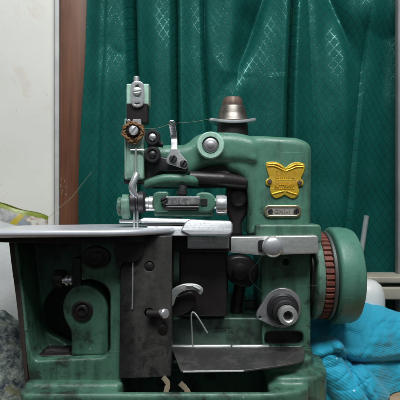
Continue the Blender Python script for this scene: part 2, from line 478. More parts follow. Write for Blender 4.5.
    def grid(self, f, nu, nv, uvf=None):
        n0 = len(self.bm.faces)
        if uvf and self.uv is None: self.uv = self.bm.loops.layers.uv.new('weave')
        g = [[self.bm.verts.new(f(i / nu, j / nv)) for i in range(nu + 1)] for j in range(nv + 1)]
        for j in range(nv):
            for i in range(nu):
                fc = self.bm.faces.new([g[j][i], g[j][i + 1], g[j + 1][i + 1], g[j + 1][i]])
                if uvf:
                    for l, (a, b) in zip(fc.loops, ((i, j), (i + 1, j), (i + 1, j + 1), (i, j + 1))): l[self.uv].uv = uvf(a, b)
        self._mark(n0); return self

    def text(self, s, size, org, depth, xf):
        cu = bpy.data.curves.new('tmp', 'FONT'); cu.body = s; cu.size = size; cu.extrude = depth; cu.align_x = 'CENTER'; cu.align_y = 'CENTER'
        cu.offset = size * 0.012
        ob = bpy.data.objects.new('tmp', cu); COL.objects.link(ob); bpy.context.view_layer.update()
        me = bpy.data.meshes.new_from_object(ob.evaluated_get(bpy.context.evaluated_depsgraph_get()))
        bpy.data.objects.remove(ob); bpy.data.curves.remove(cu)
        for v in me.vertices: v.co = xf(v.co.x, v.co.y, v.co.z)
        n0 = len(self.bm.faces); self.bm.from_mesh(me); bpy.data.meshes.remove(me); self._mark(n0); return self

    def build(self, name, mats, parent=None, angle=38, label=None, cast=0, soft=6):
        mats = mats if isinstance(mats, (list, tuple)) else [mats]
        me = bpy.data.meshes.new(name)
        off = Vector((0, 0, 0))
        if parent is not None: off = parent['_o'] if '_o' in parent else off
        off = Vector(off)
        for v in self.bm.verts: v.co = (v.co - off) * S
        bmesh.ops.recalc_face_normals(self.bm, faces=self.bm.faces) if self.uv is None else None
        self.bm.to_mesh(me); self.bm.free()
        for m in mats: me.materials.append(M[m] if isinstance(m, str) else m)
        for p in me.polygons: p.use_smooth = True
        me.set_sharp_from_angle(angle=math.radians(angle))
        o = bpy.data.objects.new(name, me); COL.objects.link(o)
        if parent is not None:
            o.parent = parent; ORG[o.name] = off; o['_o'] = tuple(off)
        if label: o['label'] = label
        if cast:        # fillets run the pieces of one casting together
            r = o.modifiers.new('cast', 'REMESH'); r.mode = 'VOXEL'; r.voxel_size = cast * S; r.use_smooth_shade = True
            q = o.modifiers.new('fillet', 'SMOOTH'); q.factor = 0.5; q.iterations = soft
        return o


ORG = {}


def empty(name, loc, label, cat):
    o = bpy.data.objects.new(name, None); COL.objects.link(o); o.empty_display_size = 0.01
    o.location = Vector(loc) * S; o['_o'] = tuple(loc); o['label'] = label; o['category'] = cat
    return o


def tag(o, label=None, cat=None, kind=None, group=None):
    if label: o['label'] = label
    if cat: o['category'] = cat
    if kind: o['kind'] = kind
    if group: o['group'] = group
    return o


def sm(a, b, x):
    t = max(0.0, min(1.0, (x - a) / (b - a))); return t * t * (3 - 2 * t)


# ================================================================== SETTING
WY = 205.0
w = MB(); w.box(PX(-260, WY), PX(54, WY), WY, WY + 20, ZT - 60, 520, 0); o = w.build('wall', 'wall'); tag(o, kind='structure')
w = MB(); w.box(PX(54.2, WY - 10), PX(58.9, WY - 10), WY - 10, WY + 15, ZT - 40, 520, 1.2); o = w.build('wall_trim', 'strip'); tag(o, kind='structure')
# wooden window post, a little slanted as in the picture
w = MB()
w.plate([(58, 540), (85, 540), (89, -140), (60, -140)], WY - 12, 34, 2.5)
post = w.build('wooden_post', 'wood'); tag(post, 'reddish brown varnished wooden post between white wall and green curtain', 'post')
w = MB()
for sx, sy in ((61.5, 180), (61.8, 186), (61.6, 192), (65.5, 181), (66.5, 188), (66, 194)):
    pts = [P(sx + random.uniform(-1.6, 1.6), sy + random.uniform(-2.4, 2.4), WY - 12.2) for _ in range(4)]
    w.tube(smooth([tuple(p) for p in pts], 4, False), 0.28, 5, flat=0.5)
w.build('chalk_mark', 'chalk', post)
w = MB(); w.box(-520, 620, -110, 330, ZT - 25, ZT, 2); o = w.build('work_table', 'table'); tag(o, 'light brown wooden work table under the machine and the cyan cloth', 'table')
w = MB(); w.box(PX(398.3, 135), PX(470, 135), 135, 146, ZT, 520, 2); o = w.build('grey_pillar', 'pillar')
tag(o, 'narrow grey upright pillar at the far right edge of the curtain', 'pillar')

# ---- curtain
CY = 172.0


def lerp_path(path, y):
    if y <= path[0][1]: return path[0][0]
    for (x0, y0), (x1, y1) in zip(path, path[1:]):
        if y <= y1: return x0 + (x1 - x0) * (y - y0) / (y1 - y0)
    return path[-1][0]


CRE = [  # path (px,py), half width px, depth mm, asymmetry, (fade start, fade end)
    ([(130.5, 0), (131.5, 40), (134, 110), (136, 260)], 2.6, 46, (-60, -50, 400, 500)),
    ([(175, 0), (176, 110), (178, 260)], 2.0, 36, (-60, -50, 400, 500)),
    ([(203, 0), (204, 60), (208, 130), (206, 260)], 1.8, 16, (-60, -50, 400, 500)),
    ([(264, -10), (250, 30), (240, 60), (235, 100)], 6.5, 20, (-60, -50, 35, 100)),
    ([(246, 10), (241, 45), (235, 95)], 8.0, 13, (-5, 22, 35, 90)),
    ([(293, 0), (289, 90), (286, 260)], 2.2, 42, (-60, -50, 400, 500)),
    ([(309, 0), (316, 120), (318, 260)], 4.0, 3.5, (-60, -50, 400, 500)),
    ([(331, -10), (345, 25), (358, 60), (362, 95)], 9.0, 17, (-30, -20, 25, 100)),
    ([(110, 0), (107, 45), (117, 52)], 9.0, 1.5, (20, 40, 50, 62)),
    ([(101, 0), (98, 130), (96, 260)], 5.0, 4, (-60, -50, 400, 500)),
    ([(232, 78), (215, 100), (205, 140)], 10.0, 2, (70, 85, 130, 150)),
    ([(240, 74), (262, 60), (286, 30)], 13.0, -2.2, (5, 40, 60, 110)),
    ([(206, 30), (216, 62), (234, 84)], 13.0, -2.2, (0, 40, 60, 110)),
]
EDGE = [(372, -20), (368, 40), (357, 140), (347, 240), (338, 420)]


def curtain_depth(px, py):
    d = 0.0
    d += 5.5 * math.sin(px * 0.10 + 0.6 + py * 0.004) + 1.2 * math.sin(px * 0.23 + 1.0 - py * 0.006)
    d += 3.0 * noise.noise(Vector((px * 0.02, py * 0.012, 3.1))) + 1.6 * noise.noise(Vector((px * 0.06, py * 0.03, 8.1)))
    for path, hw, dep, (a, b, c, e) in CRE:
        x = lerp_path(path, py); f = sm(a, b, py) * (1 - sm(c, e, py))
        if f <= 0: continue
        d += dep * f * math.exp(-abs((px - x) / hw) ** 1.35)
    xe = lerp_path(EDGE, py)
    if px < xe: d += 17 * math.exp(-(xe - px) / 14.0) * sm(0, 60, py)
    else: d -= 2.5 * math.exp(-(px - xe) / 14.0)
    # satin bulge gathered at the upper right corner
    q = ((px - 385) / 26) ** 2 + ((py - 8) / 30) ** 2
    if q < 1: d -= 9 * (1 - q) ** 1.2
    return d


NU, NV = 760, 260
X0, X1, Z0c, Z1c = 78.0, 470.0, -70.0, 540.0
arc = []
for j in (0,):
    s = 0; arc = [0]; prev = None
    for i in range(NU + 1):
        px = X0 + (X1 - X0) * i / NU
        q = Vector((PX(px, CY), curtain_depth(px, 130)))
        if prev is not None: s += min((q - prev).length, 1.5); arc.append(s)
        prev = q


def cf(u, v):
    px = X0 + (X1 - X0) * u; py = Z0c + (Z1c - Z0c) * v
    # rows follow the slanted fold edge
    px += (lerp_path(EDGE, py) - 357.0) * (sm(297, 357, px) if px < 357 else 1 - sm(357, 450, px))
    p = P(px + 8.0 * (1 - sm(-20, 215, py)) * (1 - sm(0, 0.12, u)), py, CY)
    dd = curtain_depth(px, py); p.y += dd
    p.x += 0.20 * max(0.0, dd - 9.0)                     # the deep pleats close over themselves
    p.z = max(p.z, ZT + 2)
    return p


w = MB(); w.grid(cf, NU, NV, lambda i, j: (arc[i], (Z0c + (Z1c - Z0c) * j / NV) * 1.38))
cur = w.build('curtain', 'curtain', angle=180)
md = cur.modifiers.new('thick', 'SOLIDIFY'); md.thickness = 0.0008; md.offset = 1
tag(cur, 'dark teal satin curtain with a woven diamond net, hanging behind the machine', 'curtain')

# ================================================================== SEWING MACHINE
B0 = (0, 0, ZT)
mc = empty('sewing_machine', B0, 'old green overlock sewing machine with handwheel, gold badge and polished cloth plate', 'sewing machine')


def part(mb, name, mats, parent=mc, **k): return mb.build(name, mats, parent, **k)


# --- base casting
w = MB()
w.plan([rnd([(-149, -84), (60, -84), (92, -74, 12), (112, 20), (112, 78), (-149, 78)], 10), rnd([(-68, -77), (58, -77), (58, -24), (-68, -24)], 4)], -158, 46, 3)
w.plan(rnd([(-150, -71), (-66, -71), (-66, 76), (-150, 76)], 7), -155, 40, 3)
w.plan(rnd([(62, -66, 14), (112, -64, 26), (120, 0, 20), (116, 76, 12), (62, 76)], 10), -152, 52, 3.5)
w.plan(rnd([(55, -54, 12), (103, -52, 24), (110, 0, 18), (106, 70, 10), (55, 70)], 10), -141.5, 16, 3)
part(w, 'base', 'green_dirty', cast=1.5, soft=4)
w = MB(); w.box(-70, 60, -78, -24, ZT + 2, ZT + 10, 1); part(w, 'oil_tray', 'black')

# --- left housing with its open recess
w = MB()
HO = rnd([(13, 238, 1), (121, 238, 1), (121, 384, 2), (29, 384, 5), (25, 350, 20), (21, 300, 20), (15, 265, 20)], 3)
HH = rnd([(17, 241, 2), (81, 241, 2), (81, 281, 2), (89, 279, 6), (98, 281, 6), (106, 286, 5), (110, 293, 5), (110, 351, 5), (104, 358, 5), (34, 361, 5), (29, 345, 6), (24, 300, 20), (20, 268, 20)], 3)
w.plate([HO, HH], -62, 50, 1.6)
# back wall with the crescent opening
w.plate([rnd([(22, 238), (122, 238), (122, 372), (36, 372), (30, 330, 20)], 2), smooth([(52, 290), (62, 287), (74, 292), (76, 330), (72, 345), (58, 339), (46, 331), (42, 318), (44, 303)], 5)], -24, 12, 1.2)
part(w, 'housing', 'green_dirty', cast=0.9, soft=3)
w = MB(); w.plate(rnd([(8, 238, 1), (14, 238, 1), (17, 268, 20), (22, 300, 20), (26, 350, 20), (28, 380, 2), (25, 384, 2), (21, 350, 20), (16, 300, 20), (11, 265, 20)], 2), -61, 46, 1.2); part(w, 'side_rim', 'brownrim')  # dark brown strip along the housing's left edge
w = MB(); w.plate(rrect(40, 270, 104, 352, 3), -6, 20, 1); part(w, 'crescent_backing', 'black')  # added black block: puts the crescent opening's darkness into colour
w = MB(); w.plate(rnd([(71, 356), (71, 331, 6), (65, 322, 6), (62, 311, 8), (63, 300, 8), (69, 290, 8), (78, 285, 8), (88, 285, 8), (98, 290, 8), (105, 298, 8), (108, 308, 8), (108, 356)], 3), -54, 22, 2.2)
lv = part(w, 'rocker_arm', 'green_dirty', cast=0.9, soft=3)
bp = P(82.5, 310.5, -54)
w = MB(); w.lathe([(9.3, 0), (9.3, 1.4), (8.4, 2.0), (6.8, 2.0), (6.4, 1.0), (5.6, 1.0), (5.4, 2.4), (4.6, 3.0), (3.0, 3.0), (2.7, 1.4), (0, 1.4)], bp); part(w, 'pivot_bolt', 'brownblack', lv)
w = MB(); w.tube([P(44, 352, -44), P(52, 350, -40), P(70, 352, -42)], 3, 8); w.box(PX(28, -50), PX(72, -50), -52, -25, PZ(360, -50), PZ(354, -50), 1.5); part(w, 'recess_floor', 'brownblack')  # floor coloured brown-black, darker than the housing green
w = MB(); w.plate(circ(95.5, 257.5, 15, 11.5), -64.5, 8, 1.6); w.plate(circ(96, 258, 8, 6), -66, 4, 1); part(w, 'dark_oval', 'brownblack')  # raised brown-black discs draw the darkness of an oval hole
w = MB(); w.plate(rrect(72, 258, 81.5, 302, 2), -50, 18, 1.2); part(w, 'slide_bar', 'iron')
w = MB()
w.lathe([(0, 0), (7.6, 0), (8.2, 1.2), (8.2, 8), (7, 9.5), (4, 9.5), (4, 14)], P(55, 279, -44), (1, 0, 0), 40, lambda a, h: 1 + (0.04 if int(a * 20 / math.pi) % 2 else 0) * (1 if 0.5 < h < 9 else 0))
part(w, 'knurled_nut', 'iron')
w = MB(); w.lathe([(0, -3), (2.6, -3), (2.6, 0), (4.6, 0), (4.8, 0.5), (4.8, 2.6), (2.9, 2.8), (2.9, 4.0), (4.6, 4.2), (4.6, 6), (0, 6.4)], P(66, 280.5, -50), (1, 0, 0.05), 24); part(w, 'adjusting_screw', 'steel')

# --- front steel plate (grimy) with holes
w = MB()
w.plate([rnd([(121, 236, 1), (172, 236, 1), (171, 377, 2), (119, 379, 2)], 1), circ(149.3, 266.5, 5.0), circ(163, 328.5, 4.6), circ(149.5, 313.5, 5.2)], -67, 5, 0.7)
part(w, 'front_plate', 'greasy')
w = MB(); w.plate(rrect(121, 238, 171, 378, 2), -61.5, 40, 1); part(w, 'plate_backing', 'black')
w = MB()
w.plate(smooth([(116, 237), (143, 237), (144, 248), (141, 258), (133, 263), (124, 262), (117, 268)], 5), -70.5, 5, 1.2); part(w, 'grease_clot', 'brownblack')
random.seed(3)
w = MB(); w.plate([(132.3, 262), (133.4, 262), (133.0, 309), (131.4, 310)], -68.2, 1.6, 0.3); part(w, 'edge_strip', 'steel')
w = MB(); w.lathe([(0, 0), (4.2, 0), (4.2, 2), (2.4, 3), (0, 3)], P(163, 328.5, -66)); part(w, 'hole_screw', 'brownblack'); w = MB(); w.lathe([(0, 0), (4.2, 0), (4.2, 1), (2.5, 2), (0, 2)], P(149.3, 266.5, -65)); part(w, 'hole_screw', 'brownblack')
w = MB(); w.tube([P(148, 313.5, -69), P(158, 313.5, -72)], [3.6, 3.0], 14); part(w, 'plunger', 'brownblack')
w = MB(); w.lathe([(0, -6), (2.2, -6), (2.2, 0), (3.2, 0.2), (4.0, 1.0), (4.0, 3.5), (3.2, 4.4), (0, 4.8)], P(163, 313.3, -72), (0.6, -0.8, 0.1), 24); part(w, 'plunger_tip', 'steel')

# --- rear bed between housing and column
w = MB()
w.plate([rrect(114, 236, 262, 345, 2), rrect(228, 248, 256, 300, 4)], 30, 26, 2)
w.plate(rrect(168, 318, 264, 352, 2), -14, 44, 2.0)
part(w, 'bed', 'green_deep')
w = MB(); w.plate(rrect(179, 250, 227, 317, 2), -26, 34, 2.0); part(w, 'needle_guard_box', 'brownblack')
w = MB(); w.plate(smooth([(226, 262), (236, 256), (250, 258), (258, 268), (256, 282), (246, 288), (233, 284), (227, 276)], 5), 0, 24, 3)
w.lathe([(0, 0), (8, 0), (8, 5), (5, 6), (0, 6)], P(240, 271, 0)); w.tube([P(240, 284, 8), P(236, 312, 8)], 6, 12); part(w, 'crank', 'brownblack')
w = MB(); w.plate(rnd([(227, 292), (246, 296), (244, 318), (226, 318)], 3), 12, 10, 1.5); part(w, 'inner_bracket', 'green_dirty')

# --- looper and wire
w = MB()
w.plate(smooth([(168, 309), (168, 298), (172, 290), (179, 285.5), (188, 283.5), (197, 284.5), (202.5, 288), (203, 292), (200.5, 294.8), (198, 293.5), (196, 291), (189, 290), (181, 292.5), (176, 298), (173, 306)], 4), -44, 3.2, 1.1)
w.tube([P(186, 285.5, -45), P(193, 286, -45.4), P(200, 289.5, -45)], 0.8, 8)
part(w, 'looper', 'satin')
w = MB(); w.plate(smooth([(168, 296), (178, 296), (191, 292), (196, 300), (190, 311), (176, 316), (168, 314)], 5), -36, 6, 1.5); part(w, 'looper_holder', 'brownblack')
w = MB(); w.tube(smooth([tuple(P(*p)) for p in [(192.6, 346, -32), (191.8, 330, -34), (191.3, 316, -36), (192.5, 312.3, -37), (195, 313.5, -37), (199, 319, -38), (207.5, 333, -38)]], 5, False), 0.75, 8); part(w, 'wire_guide', 'satin')

# --- hinged cover plate, opened down
HYY = -26.0
w = MB()
def slope(x, y): return (y - HYY) * 0.08 + 0.3 * math.sin(x * 0.05)
w.plan(rnd([(-27, -28), (-16, -77, 2), (37, -77, 2), (58, -71, 20), (92, -58, 12), (97, -28)], 2), -137.2, 1.8, 0.5, fz=slope)
cp = part(w, 'cover_plate', 'dusty')
w = MB(); w.tube([Vector((-14, -77.3, -137.9 + slope(-14, -77.3))), Vector((36, -77.3, -137.9 + slope(36, -77.3)))], 0.7, 8); part(w, 'bright_edge', 'steel', cp)
for a, b in ((171.5, 231), (232, 269)):
    w = MB(); w.tube([P(a, 346.8, HYY), P(a + 1, 346.8, HYY), P(b - 1, 346.8 - 0.2, HYY), P(b, 346.6, HYY)], [1.5, 1.9, 1.9, 1.5], 14); part(w, 'hinge_knuckle', 'steel', cp)
for pts, lb in (([(163, 377, -70), (168, 384, -72), (166, 393, -74), (170, 403, -76)], 'crumpled tan scrap of paper in the dark tray, nearest the grimy front plate'), ([(180, 383, -73), (186, 389, -74), (189, 396, -76), (186, 404, -78)], 'crumpled tan scrap of paper in the dark tray, the one farther right')):
    w = MB(); w.tube(smooth([tuple(P(*p)) for p in pts], 5, False), [2.2 + random.uniform(-0.35, 0.35) for k in range(16)], 6, flat=0.10)
    o = w.build('paper_scrap', 'scrap'); tag(o, lb, 'scrap', group='paper scraps in the tray')

# --- right column
w = MB()
w.plate([rrect(262, 240, 311, 352, 3), rrect(265, 332, 303.5, 346, 6.5), circ(286, 262, 3.2, 3.4)], -22, 70, 2.0)
w.plate(rnd([(256, 224.5, 2), (320, 224.5, 3), (322, 228, 2), (322, 243), (256, 243)], 2), -30, 82, 2.0)
part(w, 'column', 'green_dirty', cast=1.0, soft=4)
w = MB(); w.plate(rrect(262, 255, 308, 350, 2), -14, 10, 0.5); part(w, 'slot_backing', 'brownblack')  # brown-black slab behind the column's slot and hole
# needle bed bar with clamp screw
w = MB(); w.plate(rnd([(229, 237.2, 1), (318, 235.5, 3), (319.5, 253.5, 2), (262, 255.5, 1), (229, 252.5, 1)], 2), -40, 14, 1.0)
bar = part(w, 'clamp_bar', 'satin')
w = MB(); w.lathe([(0, -2), (7.8, -2), (9.3, 0), (9.6, 1.0), (9.6, 4.5), (9.0, 6.2), (6.7, 7.8), (3, 8.6), (0, 8.8)], P(272.2, 246.5, -43), (0, -1, 0), 40); part(w, 'clamp_screw', 'steel', bar)
w = MB(); w.plate(rrect(258, 240, 266, 252, 3), -41, 2, 0.4); part(w, 'bar_slot', 'black', bar)

# --- stitch dial
dc = P(282, 308.5, -22)
w = MB()
w.plate([rnd([(256.5, 318.5, 3), (256.5, 313, 3), (268, 294, 8), (277, 288, 9), (290, 288.5, 9), (300, 297, 9), (301.5, 309, 9), (298, 321, 9), (287, 328.5, 9), (274, 327, 9)], 6), circ(260, 317.3, 1.5, 1.5, 14)], -26, 4, 0.8)
dl = part(w, 'dial_plate', 'dull')
dcn = P(282.5, 308.5, -26)
w = MB(); w.lathe([(14.8, 0), (15, 2), (13, 4), (12, 4), (12, 10), (11.4, 11)], dcn); w.lathe([(11.2, 9), (11.2, 16), (10.4, 17), (9.2, 17.2), (9.2, 22)], dcn); part(w, 'dial_collar', 'iron', dl)
w = MB(); w.lathe([(6, 14), (8.2, 16), (8.6, 17), (8.6, 27), (7.9, 28.3), (5.4, 28.6), (4.4, 27.6), (4.1, 20), (0, 20)], dcn, (0, -1, 0), 40); part(w, 'dial_knob', 'satin', dl)
w = MB(); w.lathe([(0, 19), (3.4, 19), (3.4, 23), (2.4, 24), (0, 24)], dcn, (0, -1, 0), 24); part(w, 'dial_spindle', 'brownblack', dl)

# --- handwheel (axis along x)
hc = Vector((0, 8, -76)); HX = (1, 0, 0)
w = MB()
w.lathe([(20, 130), (43.5, 130), (46.2, 130.4), (47.6, 131.6), (48.2, 133.5), (48.3, 141), (47.6, 148), (45.8, 152.5), (42, 154.5), (30, 155), (28, 151), (14, 150), (12, 156), (0, 156)], hc, HX, 128)
hw = part(w, 'handwheel', 'wheel')
w = MB(); w.lathe([(20, 125), (43.6, 125), (44.2, 125.6), (44.2, 127.8), (43.4, 128.3), (38, 128.4), (38, 131), (20, 131)], hc, HX, 96); part(w, 'grey_rim', 'greyring', hw)
w = MB()
NR = 46
w.lathe([(20, 116.5), (42.2, 116.5), (43.2, 117.2), (43.4, 120.5), (43.2, 124.2), (42.2, 125), (20, 125)], hc, HX, NR * 6, lambda a, h: 1 + (0.0 if (a * NR / 2 / math.pi) % 1 < 0.62 else -0.045))
part(w, 'ribbed_belt', 'red', hw)
w = MB(); w.lathe([(10, 108), (40, 109), (42.4, 109.6), (43.4, 110.8), (43.4, 115.2), (42.6, 116.4), (20, 116.6)], hc, HX, 96); part(w, 'wheel_flange', 'green_dirty', hw)
w = MB(); w.lathe([(0, 90), (24, 90), (24, 106), (33, 106), (34, 107), (34, 109), (0, 109)], hc, HX, 64); part(w, 'wheel_hub', 'brownblack', hw)

# --- upper arm casting
w = MB()
w.plate(rnd([(249, 236, 1), (249, 196, 14), (243, 176, 12), (222, 168, 12), (226, 136, 16), (255, 134.5, 20), (300, 137, 20), (312.5, 143, 14), (313, 160, 10), (312, 236, 1)], 5), -18, 78, 7.5, 6)
w.plate(rnd([(140, 186, 3), (140, 147, 5), (166, 143.5, 8), (186, 144, 8), (196, 133, 10), (214, 130.5, 10), (240, 131, 12), (262, 138, 10), (262, 168, 8), (236, 164, 8), (206, 166, 12), (190, 178, 8), (180, 187, 4)], 6), -22, 52, 11, 6)
w.tube(smooth([tuple(P(*p)) for p in [(143, 186, -32), (152, 182, -32), (165, 179, -32), (182, 179, -32), (192, 181, -26), (200, 182, -10)]], 4, False), 5.0, 12)
part(w, 'arm', 'green', cast=1.2, soft=12)
w = MB(); w.plate(rnd([(146, 170), (186, 172), (196, 158, 8), (248, 158, 6), (252, 178, 8), (248, 187, 8), (192, 188, 6), (146, 188)], 4), -12, 40, 7, 5); w.tube([P(188, 178, -20), P(222, 180, -16), P(246, 183, -10)], [7, 7.5, 7], 18); part(w, 'arm_underside', 'brownblack', cast=1.0, soft=6)  # arm's oily underside, with its shade put into the brown-black colour
# black rocking crank in the opening
w = MB(); w.plate(smooth([(228, 236), (230, 222), (226, 208), (226, 192), (231, 180), (240, 176), (247, 186), (249, 203), (246, 216), (242, 224), (242, 236)], 5), -4, 16, 4, 5)
w.lathe([(0, 0), (9, 0), (9, 4), (6, 6), (0, 6)], P(238, 197, -4)); part(w, 'needle_crank', 'brownblack')
# boss on the arm
bc = P(210.5, 145.5, -26)
w = MB(); w.lathe([(12, -10), (13, 0), (12.8, 2.2), (11.8, 3.2), (8.2, 3.2), (7.7, 0.6), (0, 0.6)], bc, (0, -1, 0), 56); bs = part(w, 'boss_ring', 'mint')
w = MB(); w.lathe([(0, 0), (6.9, 1.3), (7.0, 2.0), (6.3, 2.8), (4.6, 3.3), (4.2, 3.3), (2.9, 4.0), (1.6, 4.3), (0, 4.4)], bc, (0, -1, 0), 40); part(w, 'boss_pin', 'dull', bs)

# --- oil cap on top
tc = P(232.5, 133, 12)
def H(py): return PZ(py, 12) - tc.z
w = MB(); w.lathe([(0, -6), (15.5, -6), (15.8, 0), (15.5, H(124)), (0, H(124))], tc, (0, 0, 1), 48); cap = part(w, 'cap_seat', 'black')
w = MB()
def wav(a, h): return 1.0
R = 24.2
def disc(u, v):
    a = u * 2 * math.pi; r = R * v
    zz = H(123.4) + 2.6 * (math.cos(2 * a)) * (v ** 2) + 1.2 * v ** 6 - (1.6 if v > 0.9 else 0) * 0
    return tc + Vector((r * math.cos(a), r * math.sin(a) * 0.8, zz))
w.grid(disc, 64, 8); part_o = None
for f in list(w.bm.faces): pass
dsk = part(w, 'wavy_washer', 'steel', cap, angle=180)
md = dsk.modifiers.new('thick', 'SOLIDIFY'); md.thickness = 0.0026; md.offset = 0
md = dsk.modifiers.new('round', 'BEVEL'); md.width = 0.0005; md.segments = 2; md.limit_method = 'ANGLE'
w = MB(); w.lathe([(0, H(123)), (18.6, H(122.5)), (17.6, H(120.5)), (15.2, H(117.5)), (14.2, H(114)), (13.4, H(109)), (12.6, H(107)), (11.4, H(106.2)), (0, H(106.2))], tc, (0, 0, 1), 56); part(w, 'cap_dome', 'bronze', cap)
w = MB(); w.lathe([(0, H(106.6)), (10.8, H(106.6)), (11.0, H(105.6)), (9.4, H(99)), (8.6, H(98)), (6.4, H(97.6)), (5, H(98.6)), (0, H(98.8))], tc, (0, 0, 1), 48, lambda a, h: 1 + 0.02 * math.cos(a * 8)); part(w, 'cap_nut', 'nut', cap)

# --- gold butterfly-shaped badge
YB = -18.0
bo = smooth([(266, 163.5), (270, 161.6), (277, 162.2), (282, 165), (285.6, 167.6), (289, 164.8), (295, 162), (301, 162.6), (304.8, 165.2), (304, 172), (301.2, 178.4),
             (303.4, 181), (303, 185.2), (298.5, 186.8), (299.4, 191), (297.6, 196), (293.5, 198.4), (288, 196.6), (285, 194.8), (281.5, 196.6), (276, 198.2), (271.5, 195), (270, 189.6), (270.2, 186.2),
             (266.4, 184.8), (265.8, 180.4), (269, 177.6), (267.2, 171)], 5)
w = MB(); w.plate([bo], YB - 1.5, 2.4, 0.7)
bd = part(w, 'badge', 'gold')
w = MB()
for pts in ([(267.5, 166), (274, 166), (281, 169), (285, 171)], [(303.4, 167), (297, 167), (290, 169.5), (286.4, 171)], [(268, 164.2), (276, 164), (283, 167.5)], [(303, 165), (296, 164.6), (288.6, 168)],
            [(272, 194), (277, 192.6), (284, 191)], [(297, 194.4), (292, 193), (286, 191)]):
    w.tube(smooth([tuple(P(a, b, YB - 1.6)) for a, b in pts], 4, False), 0.75, 8)
for (a, b, c, d) in ((275.5, 171.4, 296, 179.6), (274.5, 183.4, 293.8, 189.2)):
    pts = [(a, b), (c, b), (c, d), (a, d)]
    w.tube([P(x, y, YB - 1.5) for x, y in rnd(pts, 0.8, 2)], 0.4, 6, closed=True)
def bx(cx, cy): return lambda x, y, z: P(cx, cy, YB - 1.7) + Vector((x, -z, y))
w.text('BUTTERFLY', 3.6, None, 0.45, bx(284.2, 186.3))
# embossed brush characters in the upper panel (too worn to read)
for gx in (277.8, 281.6, 285.4, 289.2, 293.0):
    w.tube([P(gx - 0.9, 172.8, YB - 1.6), P(gx - 0.9, 178.2, YB - 1.6)], 0.36, 6)
    w.tube([P(gx + 0.9, 172.9 + random.uniform(0, 2), YB - 1.6), P(gx + 0.9, 178.2, YB - 1.6)], 0.33, 6)
    yy = random.choice((173.2, 175.4, 177.8)); w.tube([P(gx - 0.9, yy, YB - 1.6), P(gx + 0.9, yy + 0.2, YB - 1.6)], 0.3, 6)
part(w, 'badge_relief', 'gold', bd)
for x, y in ((269.6, 181.4), (299.6, 182.6)):
    w = MB(); w.screw(P(x, y, YB - 1.6), 2.2, 1.2, slot=random.uniform(0, 3)); part(w, 'badge_rivet', 'nut', bd)
# small name plate
w = MB(); w.plate([rrect(264.2, 205.2, 301.2, 217.4, 6.2), rrect(266.6, 207.4, 298.8, 215.2, 4)], YB - 1.8, 2.4, 0.5); pl = part(w, 'type_plate', 'brass')
w = MB(); w.plate(rrect(266, 206.8, 299.4, 215.8, 4), YB - 0.8, 1.4, 0.2); part(w, 'plate_field', 'tin', pl)
w = MB(); w.text('GN1-1', 5.6, None, 0.3, lambda x, y, z: P(282.6, 211.4, YB - 1.0) + Vector((x, -z, y))); part(w, 'plate_lettering', 'etch', pl)
for x in (270.2, 296.0):
    w = MB(); w.screw(P(x, 211.2, YB - 1.0), 2.4, 1.6, slot=random.uniform(0, 3)); part(w, 'plate_rivet', 'iron', pl)

# --- thread guide post on the left
YP = -44.0
w = MB(); w.plate(rnd([(124, 118, 2), (143.5, 118, 2), (143.5, 180, 3), (124, 180, 3)], 2), YP, 16, 2.6, 4)
w.plate(rrect(126.2, 83.5, 149, 105.5, 1.5), YP - 1, 15, 1.4)
tp = part(w, 'thread_post', 'mint')
w = MB(); w.plate(rrect(126.4, 103, 147.6, 123, 1.5), YP - 2, 14, 1.0); part(w, 'post_block', 'brownblack', tp)
w = MB(); w.plate([rrect(130.6, 80.8, 144, 107.3, 6.4), smooth([(134.8, 88), (137.2, 84.4), (139.6, 88), (139.4, 96), (135, 96)], 3), rrect(135, 103, 139.4, 104.4, 0.6)], YP - 4.2, 2.8, 0.7); tg = part(w, 'slotted_guide', 'steel', tp)
w = MB(); w.screw(P(137.2, 91.4, YP - 4.3), 3.7, 1.6, slot=0.1); part(w, 'guide_screw', 'satin', tp)
w = MB(); w.lathe([(0, 0), (2.6, 0), (2.6, 5), (1.8, 6), (0, 6)], P(136.5, 83, YP + 4), (0, 0, 1), 20); part(w, 'post_pin', 'satin', tp)
w = MB(); w.plate(rnd([(132.6, 119.4), (141, 119.4), (141.4, 125), (132.2, 125)], 1), YP - 5, 3, 0.6); w.lathe([(0, 0), (1.6, 0), (1.2, 1.6), (0, 2)], P(128.8, 120.8, YP - 2), (0, -1, 0), 16); part(w, 'small_clip', 'steel', tp)
w = MB(); w.lathe([(0, 0), (7.6, 0), (8, 1), (6, 4), (3, 5), (0, 5)], P(133.2, 131.6, YP - 1), (0, -1, 0), 32); part(w, 'tension_disc', 'brownblack', tp)
w = MB(); w.screw(P(133.8, 130.8, YP - 6.5), 4.2, 2.2, slot=0.9); part(w, 'tension_screw', 'steel', tp)
w = MB(); w.tube([P(135.8, 148, YP - 3), P(135.6, 180, YP - 3), P(136.4, 200, YP - 8)], 0.9, 8); w.tube([P(130.6, 150, YP - 1.5), P(144.4, 150.4, YP - 1.5)], 0.9, 8); part(w, 'needle_rod', 'satin', tp)
w = MB()
for k in range(5):
    rr = 7.6 + (k % 3) * 0.9; ph = k * 1.3
    w.tube([P(133.2, 131.8, YP - 4 - 0.8 * (k % 2)) + Vector((math.cos(a) * (rr + 0.9 * math.sin(a * 9 + ph)), -0.9 * math.sin(a * 7 + ph), math.sin(a) * (rr * 0.93 + 0.7 * math.sin(a * 8 + 2 * ph)))) for a in [2 * math.pi * i / 90 for i in range(90)]], 0.85, 6, closed=True)
w.tube(smooth([tuple(P(*p)) for p in [(127, 139, YP - 4), (131, 143.5, YP - 4), (137, 143, YP - 4), (140, 138, YP - 4)]], 5, False), 0.5, 6)
o = w.build('wound_thread', 'yarn'); tag(o, 'ring of brown thread wound round the tension screw on the left post', 'thread')

